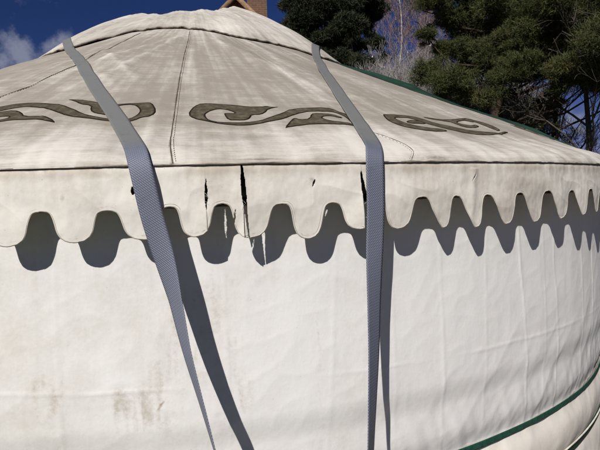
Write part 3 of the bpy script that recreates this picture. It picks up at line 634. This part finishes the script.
# green tarpaulin over the far side of the roof
th = np.arange(.79, 2.3, .01); q = np.arange(1.15, 2.76, .012); TH, Q = np.meshgrid(th, q, indexing='ij')
e = sstep(TH, .79, .93)
lift = (.004+.034*gauss(Q-1.55, .26)+.030*gauss(Q-2.30, .22)+.006*perlin(Q*7, TH*3))
Z = roof_z(TH, Q)+lift*(.55+.45*np.cos((TH-1.05)*3).clip(0, 1))*e+.003
V = cyl(TH, Q, Z)
tp = mesh('tarpaulin', V.reshape(-1, 3), gridfaces(len(th), len(q)), M_tarp, None); tag(tp, 'dark green tarpaulin lying over the far right side of the yurt roof', 'tarpaulin')
m_ = tp.modifiers.new('thickness', 'SOLIDIFY'); m_.thickness = .002
# ================================================================== GROUND
def grass_mat():
    k = NB('lawn', .95, .1); v = k.uv(obj=True); n = k.noise(v, .6, 6, .6); f = k.noise(v, 40, 4, .6)
    c = k.mix(k.ramp(n, .35, .65), (.035, .06, .018), (.07, .085, .03)); c = k.mix(k.ramp(f, .5, .8), c, (.10, .10, .045)); k.color(c); k.bump(f, .5, .02); return k.m
g = np.linspace(-1, 1, 81); g = np.sign(g)*np.abs(g)**2.5*900; GX, GY = np.meshgrid(g, g, indexing='ij')
tag(mesh('ground', np.stack([GX, GY, -.01+.0*GX], -1).reshape(-1, 3), gridfaces(81, 81), grass_mat()), kind='structure')

def bounce_gravel_mat():
    k = NB('bounce_gravel', .95, .15); v = k.uv(obj=True); n = k.noise(v, 55, 5, .7); f = k.noise(v, 1.5, 5, .6)
    c = k.mix(k.ramp(n, .35, .7), (.22, .19, .15), (.38, .33, .265)); c = k.mix(k.ramp(f, .4, .7, 0, .5), c, (.12, .11, .08)); k.color(c); k.bump(n, .8, .02); return k.m
ga = np.linspace(0, 2*math.pi, 97); gr = np.array([0, 1.5, 3, 4.5, 6, 7.5]); GA, GR = np.meshgrid(ga, gr, indexing='ij'); GR = GR*(1+.05*perlin(np.cos(GA)*2+5, np.sin(GA)*2+5)*(GR > 7))
tag(mesh('bounce_disc', cyl(GA, GR, 0*GA), gridfaces(97, 6), bounce_gravel_mat()), kind='structure')  # unseen disc added to bounce warm light into the canvas shadows

# ================================================================== TREES
def segmesh(segs, n=4):
    A = np.array([s[0] for s in segs], float); B = np.array([s[1] for s in segs], float); ra = np.array([s[2] for s in segs]); rb = np.array([s[3] for s in segs])
    T = B-A; T /= np.linalg.norm(T, axis=1)[:, None]+1e-9; up = np.where(np.abs(T[:, 2:3]) > .9, np.array([[1.0, 0, 0]]), np.array([[0, 0, 1.0]]))
    U = np.cross(T, up); U /= np.linalg.norm(U, axis=1)[:, None]; W = np.cross(T, U); a = np.arange(n)/n*2*math.pi
    ring = U[:, None]*np.cos(a)[None, :, None]+W[:, None]*np.sin(a)[None, :, None]
    V = np.concatenate([A[:, None]+ring*ra[:, None, None], B[:, None]+ring*rb[:, None, None]], 1)
    j = np.arange(n); jn = (j+1) % n; f = np.stack([j, jn, n+jn, n+j], -1)
    F = (f[None]+(np.arange(len(A))*2*n)[:, None, None]).reshape(-1, 4); return V.reshape(-1, 3), F
def grow(p, d, L, r, depth, rg, spread=.5, up=.1, segs=None, nseg=3, kids=(2, 4), shrink=.68, droop=0.0, rmin=.003):
    p = np.array(p, float); d = np.array(d, float); d /= np.linalg.norm(d)
    for i in range(nseg):
        q = p+d*L/nseg; r2 = max(rmin, r*(1-.22/nseg*(1+.4*depth))); segs.append((p, q, r, r2, depth))
        p, r = q, r2
        d = d+rg.normal(0, .10, 3)+np.array([0, 0, up-droop]); d /= np.linalg.norm(d)
        if depth > 0 and i > 0 and rg.random() < .75:
            s = d+rg.normal(0, spread, 3); grow(p, s, L*shrink*rg.uniform(.6, 1), r*.5, depth-1, rg, spread, up, segs, nseg, kids, shrink, droop, rmin)
    if depth > 0:
        for _ in range(rg.integers(*kids)):
            s = d+rg.normal(0, spread, 3); grow(p, s, L*shrink*rg.uniform(.7, 1.1), r*.66, depth-1, rg, spread, up, segs, nseg, kids, shrink, droop, rmin)
def bark(name, c, var=.3): return simple(name, c, .9, .15, var, 9, .6, .02)
M_barkpine = bark('pine_bark', (.045, .031, .024)); M_birch = simple('birch_bark', (.42, .39, .36), .8, .2, .35, 7, .4, .01)
M_twigp = bark('birch_twig', (.24, .175, .165)); M_pale = bark('pale_twig', (.30, .285, .28)); M_bark = bark('bare_bark', (.075, .062, .05))
def foliage_mat(name, a, b, c):
    k = NB(name, .75, .25); g = k.n.new('ShaderNodeNewGeometry'); n = k.noise(k.uv(obj=True), 1.1, 4, .6)
    rnd = k.math('MULTIPLY', g.outputs['Random Per Island'], 1.0)
    cc = k.mix(rnd, a, b); cc = k.mix(k.ramp(n, .55, .75, 0, .7), cc, c); k.color(cc); return k.m
M_need = foliage_mat('pine_needles', (.028, .040, .013), (.080, .086, .027), (.12, .105, .036))
M_need2 = foliage_mat('fir_needles', (.016, .024, .012), (.034, .040, .017), (.065, .05, .025))
M_bloss = foliage_mat('blossom', (.42, .41, .42), (.55, .53, .53), (.62, .6, .6))
M_hedge = foliage_mat('hedge_leaf', (.03, .04, .015), (.055, .06, .025), (.07, .06, .03))
def needles(centres, rads, counts, rg, L=.13, w=.012, sub=10, flat=.75):
    C0 = []; 
    for c, r, n in zip(centres, rads, counts):
        # sub-sprigs scattered through the clump, each a spray of needles
        m = int(n); u = rg.normal(size=(m, 3)); u /= np.linalg.norm(u, axis=1)[:, None]; rad = r*rg.random(m)**.45
        C0.append(np.concatenate([c+u*rad[:, None]*np.array([1, 1, flat])*(1 if m < 8 else rg.uniform(.6, 1.7, 3)*np.array([1, 1, .8])), u], 1))
    A = np.concatenate(C0); P = np.repeat(A[:, :3], sub, 0); O = np.repeat(A[:, 3:], sub, 0)
    D = rg.normal(size=P.shape)*.65+O*.75+np.array([0, 0, .35]); D /= np.linalg.norm(D, axis=1)[:, None]
    S = np.cross(D, rg.normal(size=P.shape)); S /= np.linalg.norm(S, axis=1)[:, None]+1e-9
    l = L*rg.uniform(.6, 1.3, len(P))[:, None]; B = P+rg.normal(size=P.shape)*.03
    V = np.stack([B-S*w*.5, B+S*w*.5, B+D*l], 1).reshape(-1, 3); return V, np.arange(len(V)).reshape(-1, 3)
def big_pine(name, base, trunk_h, clumps, r0, label, matN, seed, L, w, dens, group=None):
    rg = np.random.default_rng(seed); root = empty(name, tuple(base)); tag(root, label, 'tree', group)
    segs = []; p = np.array(base, float); axis = [p.copy()]
    for i in range(14):
        q = p+np.array([rg.normal(0, .05), rg.normal(0, .05), trunk_h/14]); segs.append((p, q, r0*(1-i/15), r0*(1-(i+1)/15), 3)); p = q; axis.append(p.copy())
    axis = np.array(axis); cs, rs, ns = [], [], []
    for c, r in clumps:
        zt = np.clip(c[2]-.35*np.hypot(c[0]-base[0], c[1]-base[1])-.2, .8, trunk_h-.2); a = np.array([np.interp(zt, axis[:, 2], axis[:, k]) for k in range(3)])
        prev = a; rad = .045
        for j in range(1, 6):
            t = j/5; nx = a*(1-t)+c*t+np.array([0, 0, -.25*math.sin(t*math.pi)])+rg.normal(0, .06, 3); segs.append((prev, nx, rad, rad*.78, 2)); prev = nx; rad *= .78
        for j in range(8):
            e = c+rg.normal(0, r*.45, 3); mid = prev*.5+e*.5+rg.normal(0, .08, 3); segs.append((prev, mid, .02, .012, 1)); segs.append((mid, e, .012, .005, 1))
        # break each clump into uneven puffs
        for j in range(9):
            o = rg.normal(size=3); o /= np.linalg.norm(o); pr = r*rg.uniform(.22, .5); cc = c+o*r*rg.uniform(.25, .95)*np.array([1, 1, .8])
            cs.append(cc); rs.append(pr); ns.append(dens*(pr/.3)**2*rg.uniform(.6, 1.2))
    V, F = segmesh([s[:4] for s in segs], 6); mesh('trunk', V, F, M_barkpine, root, smooth=True)
    V, F = needles(cs, rs, ns, rg, L, w); mesh('crown', V, F, matN, root, smooth=False)
    print(name, len(F))
def clump_list(L, dist, depth, rg):
    out = []
    for px, py, pr in L:
        c = spot(px, py, dist+rg.uniform(-depth, depth)); out.append((c, pr/CAM_F*dist))
    return out
rg = np.random.default_rng(5)
cl = clump_list([(438,12,30),(470,45,30),(515,10,42),(565,20,42),(600,55,38),(545,55,30),(432,72,16),(452,78,20),(478,88,18),(498,97,9),(590,78,20),(640,20,50),(560,-40,60),(480,-40,50),(530,74,12),(660,80,34),(505,45,26),(425,38,12),(452,-5,30),(562,86,11),(610,-20,50),(520,35,22),(555,100,18),(510,70,24),(495,60,20),(560,62,26),(620,70,30),(472,66,16),(590,30,30)], 13.0, 1.3, rg)
cl2 = clump_list([(500,20,40),(560,50,35),(470,15,30),(600,20,50),(540,5,40)], 14.6, .5, rg)
big_pine('pine_tree', away(506, 13.3), 9.5, cl+cl2, .24, 'big dark green pine with clumped needles, filling the top right sky', M_need, 21, .085, .011, 300)
rg = np.random.default_rng(6)
cl = clump_list([(335,12,36),(308,34,22),(350,42,28),(298,8,16),(368,18,20),(376,42,12),(328,62,22),(290,26,9),(340,-35,40),(318,18,26),(355,66,18),(370,62,12),(332,38,26),(300,50,14),(345,20,30),(375,2,14),(280,40,7),(384,58,7),(310,-20,25),(365,-15,22),(335,85,25),(350,100,28)], 20.0, 1.2, rg)
big_pine('fir_tree', away(338, 20.0), 13, cl, .26, 'dense blackish conifer behind the roof peak, next to the brick chimney', M_need2, 22, .12, .022, 190)
def bare(name, px, dist, h, seed, mt, mw, label, spread=.42, up=.06, depth=4, r=.1, group=None, kids=(2, 4), rmin=.004, twig_mat=None, blossom=0, stems=1, cat='tree', shrink=.68):
    rg = np.random.default_rng(seed); b = away(px, dist); root = empty(name, tuple(b)); tag(root, label, cat, group); segs = []
    for s in range(stems):
        o = b+np.array([rg.normal(0, .25*(stems > 1)*1.6), rg.normal(0, .2*(stems > 1)*1.6), 0])
        if stems == 1:
            p = o; n = 9; rr = r
            for i in range(n):
                wb = .20 if name == 'birch_tree' else .09; q = p+np.array([rg.normal(0, wb), rg.normal(0, wb), h*.9/n]); segs.append((p, q, rr, rr*.86, 9)); p = q; rr *= .86
                if i >= 2:
                    for _ in range(3):
                        a = rg.uniform(0, 2*math.pi); grow(p, (math.cos(a)*.8, math.sin(a)*.8, .75), h*.20*(1-.05*i), rr*.45, depth-1, rg, spread, up, segs, 3, kids, shrink, 0, rmin)
        else:
            grow(o, (rg.normal(0, .3), rg.normal(0, .3), 1), h*.36, r*rg.uniform(.6, 1), depth, rg, spread, up, segs, 3, kids, shrink, 0, rmin)
    lim = 9 if name == 'birch_tree' else depth-1; th_ = [s for s in segs if s[4] >= lim]; tw = [s for s in segs if s[4] < lim]
    V, F = segmesh([s[:4] for s in th_], 5); mesh('trunk', V, F, mt, root)
    V, F = segmesh([s[:4] for s in tw], 3); mesh('crown', V, F, twig_mat or mw, root)
    if blossom:
        ends = np.array([s[1] for s in tw]); idx = rg.integers(0, len(ends), blossom); P = ends[idx]+rg.normal(0, .05, (blossom, 3))
        D = rg.normal(size=(blossom, 3)); D /= np.linalg.norm(D, axis=1)[:, None]; S = np.cross(D, rg.normal(size=D.shape)); S /= np.linalg.norm(S, axis=1)[:, None]
        s = rg.uniform(.02, .045, (blossom, 1)); V = np.stack([P-S*s, P+D*s, P+S*s, P-D*s], 1).reshape(-1, 3)
        mesh('blossom', V, np.arange(len(V)).reshape(-1, 4), M_bloss, root, smooth=False)
    print(name, len(segs))
bare('birch_tree', 414, 24, 11.5, 3, M_birch, M_twigp, 'slender birch with a white trunk and purplish twigs between the two conifers', .36, .14, 5, .10, rmin=.0055)
bare('birch_tree', 403, 27, 10.5, 4, M_birch, M_twigp, 'second, thinner birch just left of the white trunked one', .36, .14, 5, .07, rmin=.006)
lab = ['pale blossoming bush low beside the birch trunks', 'pale blossoming bush rising right of the fir tree', 'silvery twigged bush under the left boughs of the big pine', 'silvery twigged bush showing low above the roof, right of the birches', 'low silvery bush at the foot of the big pine']
for i, (px, d, h) in enumerate([(412, 19, 6.6), (394, 18.5, 6.1), (432, 18, 6.1), (458, 20, 6.3), (482, 19, 5.7)]):
    bare('flowering_shrub', px, d, h, 40+i, M_pale, M_pale, lab[i], .45, .12, 5, .028, 'pale bushes beyond the yurt', (3, 5), .0045, None, 500, 8, 'shrub', .68)
lab = ['bare dark tree at the right edge behind the yurt eave', 'bare many-branched tree between the pine trunk and the right edge', 'small bare tree left of the pine trunk', 'bare tangled tree farthest back at the lower right']
for i, (px, d, h, r_) in enumerate([(592, 12.5, 7.0, .10), (555, 14, 6.5, .10), (487, 16, 6.0, .08), (530, 18, 6.5, .09)]):
    bare('bare_tree', px, d, h, 60+i, M_bark, M_bark, lab[i], .5, .06, 4, r_, 'bare trees behind the pine', (2, 4), .005)
# clipped evergreen hedge closing the garden
rg = np.random.default_rng(9)
for i, (pa, pb, d, h, lb) in enumerate([(455, 520, 15.5, 3.0, 'rough evergreen hedge beneath the big pine')]):
    A, B = away(pa, d), away(pb, d-2); n = 4500; t = rg.random(n); P = A*(1-t[:, None])+B*t[:, None]+np.stack([rg.normal(0, .4, n), rg.normal(0, .4, n), h*rg.random(n)**.7*(1+.12*perlin(t*14, 0))], -1)
    D = rg.normal(size=(n, 3)); root = empty('hedge', tuple(A)); tag(root, lb, 'hedge'); V, F = needles([p for p in P], np.full(n, .16), np.full(n, 3), rg, .09, .03, 6)
    mesh('foliage', V, F, M_hedge, root, smooth=False)
    sg = [((A*(1-u)+B*u), (A*(1-u)+B*u)+np.array([rg.normal(0, .2), rg.normal(0, .2), h*.8]), .04, .01) for u in np.linspace(.02, .98, 14)]; V, F = segmesh(sg, 5); mesh('stems', V, F, M_bark, root)

# ================================================================== HOUSE
def brick_mat(name, c1, c2, mortar, scale=1.0):
    k = NB(name, .9, .2); v = k.uv(); b = k.n.new('ShaderNodeTexBrick'); b.inputs['Scale'].default_value = scale
    b.inputs['Brick Width'].default_value = .225; b.inputs['Row Height'].default_value = .075; b.inputs['Mortar Size'].default_value = .008
    b.inputs['Color1'].default_value = (*c1, 1); b.inputs['Color2'].default_value = (*c2, 1); b.inputs['Mortar'].default_value = (*mortar, 1)
    k.l.new(v, b.inputs['Vector']); n = k.noise(v, 8, 5, .6); k.color(k.mix(k.ramp(n, .4, .75, 0, .5), b.outputs['Color'], tuple(x*.55 for x in c1))); k.bump(b.outputs['Fac'], -.4, .01); return k.m
M_brick = brick_mat('house_brick', (.30, .12, .07), (.22, .09, .055), (.30, .27, .22)); M_chim = brick_mat('chimney_brick', (.17, .085, .05), (.12, .065, .045), (.16, .14, .11))
def tile_mat():
    k = NB('roof_tiles', .85, .2); v = k.uv(); b = k.n.new('ShaderNodeTexBrick'); b.inputs['Scale'].default_value = 1; b.inputs['Brick Width'].default_value = .17; b.inputs['Row Height'].default_value = .1; b.inputs['Mortar Size'].default_value = .006
    b.inputs['Color1'].default_value = (.20, .085, .05, 1); b.inputs['Color2'].default_value = (.13, .06, .04, 1); b.inputs['Mortar'].default_value = (.04, .03, .025, 1); k.l.new(v, b.inputs['Vector']); k.color(b.outputs['Color']); k.bump(b.outputs['Fac'], -.5, .015); return k.m
M_tile = tile_mat(); M_barge = simple('barge_board', (.24, .15, .09), .8, .2, .3, 12); M_frame = simple('window_paint', (.75, .74, .70), .5, .4, .08, 20); M_pot = simple('chimney_pot', (.35, .16, .09), .8, .2, .2, 12)
k = NB('window_glass', .08, .6); k.color((.03, .035, .04)); M_glass = k.m; M_door = simple('door_paint', (.04, .07, .05), .5, .4, .15, 12)
HD = 18.5; pk = spot(235.5, -4, HD); hc = np.array([pk[0], pk[1], 0.0]); hd = hc[:2]-CAM_POS[:2]; hd /= np.linalg.norm(hd); hr = np.array([hd[1], -hd[0]])
HZ = pk[2]; HW, HL = 3.9, 9.0; EZ = HZ-HW*.98
house = empty('brick_house', tuple(hc)); tag(house, 'red brick house behind the yurt, its gable peak and chimney just showing', 'house')
def hp(x, y, z): x, y, z = np.broadcast_arrays(np.asarray(x, float), np.asarray(y, float), np.asarray(z, float)); return np.stack([hc[0]+hr[0]*x+hd[0]*y, hc[1]+hr[1]*x+hd[1]*y, z], -1)
def hbox(name, x0, x1, y0, y1, z0, z1, mat, parent):
    """box in house coordinates with metre UVs"""
    V, F, U = [], [], []
    def quad(ps, us): b = len(V); V.extend(ps); U.extend(us); F.append([b, b+1, b+2, b+3])
    for y in (y0, y1): quad([hp(x0, y, z0), hp(x1, y, z0), hp(x1, y, z1), hp(x0, y, z1)], [(x0, z0), (x1, z0), (x1, z1), (x0, z1)])
    for x in (x0, x1): quad([hp(x, y0, z0), hp(x, y1, z0), hp(x, y1, z1), hp(x, y0, z1)], [(y0, z0), (y1, z0), (y1, z1), (y0, z1)])
    for z in (z0, z1): quad([hp(x0, y0, z), hp(x1, y0, z), hp(x1, y1, z), hp(x0, y1, z)], [(x0, y0), (x1, y0), (x1, y1), (x0, y1)])
    return mesh(name, np.array(V), np.array(F), mat, parent, np.array(U), smooth=False)
pts = [(-HW, 0, 0), (HW, 0, 0), (HW, 0, EZ), (0, 0, HZ-.12), (-HW, 0, EZ)]; pb = [(x, HL, z) for x, _, z in pts]
Vh = [hp(*p) for p in pts+pb]; Uh = [(x, z) for x, _, z in pts]+[(x+y, z) for x, y, z in pb]
hw = mesh('wall', np.array(Vh), [[0, 1, 2, 3, 4], [9, 8, 7, 6, 5], [0, 4, 9, 5], [1, 6, 7, 2]], M_brick, house, np.array(Uh), smooth=False)
parts, us = [], []
for s in (-1, 1):
    ov = .45; x1, z1 = s*(HW+ov), HZ-(HW+ov)*.98
    a = [hp(0, -.3, HZ+.02), hp(x1, -.3, z1+.02), hp(x1, HL+.3, z1+.02), hp(0, HL+.3, HZ+.02)]; b_ = [p-np.array([0, 0, .14]) for p in a]
    V = np.array(a+b_); sl = math.hypot(HW+ov, (HW+ov)*.98); u = [(0, 0), (0, sl), (HL+.6, sl), (HL+.6, 0)]*2
    parts.append((V, np.array([[0, 1, 2, 3], [4, 7, 6, 5], [0, 4, 5, 1], [1, 5, 6, 2], [2, 6, 7, 3]]))); us += u
V, F = join(parts); hroof = mesh('roof', V, F, M_tile, house, np.array(us), smooth=False)
for s in (-1, 1):
    x1, z1 = s*(HW+.45), HZ-(HW+.45)*.98
    a = [hp(0, -.36, HZ-.01), hp(x1, -.36, z1-.01), hp(x1, -.36, z1-.22), hp(0, -.36, HZ-.23)]; b_ = [p+np.array([hd[0], hd[1], 0])*.055 for p in a]
    mesh('barge_board', np.array(a+b_), np.array([[0, 1, 2, 3], [4, 7, 6, 5], [0, 4, 5, 1], [1, 5, 6, 2], [2, 6, 7, 3], [3, 7, 4, 0]]), M_barge, hroof, smooth=False)
cx0, cx1 = .42, 1.14; ch = hbox('chimney', cx0, cx1, 1.2, 1.95, HZ-2.2, HZ+1.3, M_chim, hroof)
hbox('chimney_cap', cx0-.06, cx1+.06, 1.14, 2.01, HZ+1.3, HZ+1.45, M_chim, ch)
for x in (cx0+.2, cx1-.2):
    P = np.array([hp(x, 1.57, z) for z in (HZ+1.45, HZ+1.6, HZ+1.85)]); tv, tf = tube(P, [.13, .11, .13], 12); mesh('chimney_pot', tv, tf, M_pot, ch)
for x in (-2.0, 2.0):
    for z in (1.0, 3.6):
        fr = hbox('window', x-.62, x+.62, -.03, .05, z, z+1.2, M_frame, house)
        for x_ in (x-.30, x+.30): hbox('pane', x_-.25, x_+.25, -.04, .0, z+.07, z+1.13, M_glass, fr)
        hbox('sill', x-.7, x+.7, -.12, .02, z-.09, z-.003, M_frame, fr)
dr = hbox('door', -.48, .48, -.04, .05, .02, 2.1, M_door, house); hbox('handle', .34, .38, -.1, -.045, 1.0, 1.12, M_frame, dr)
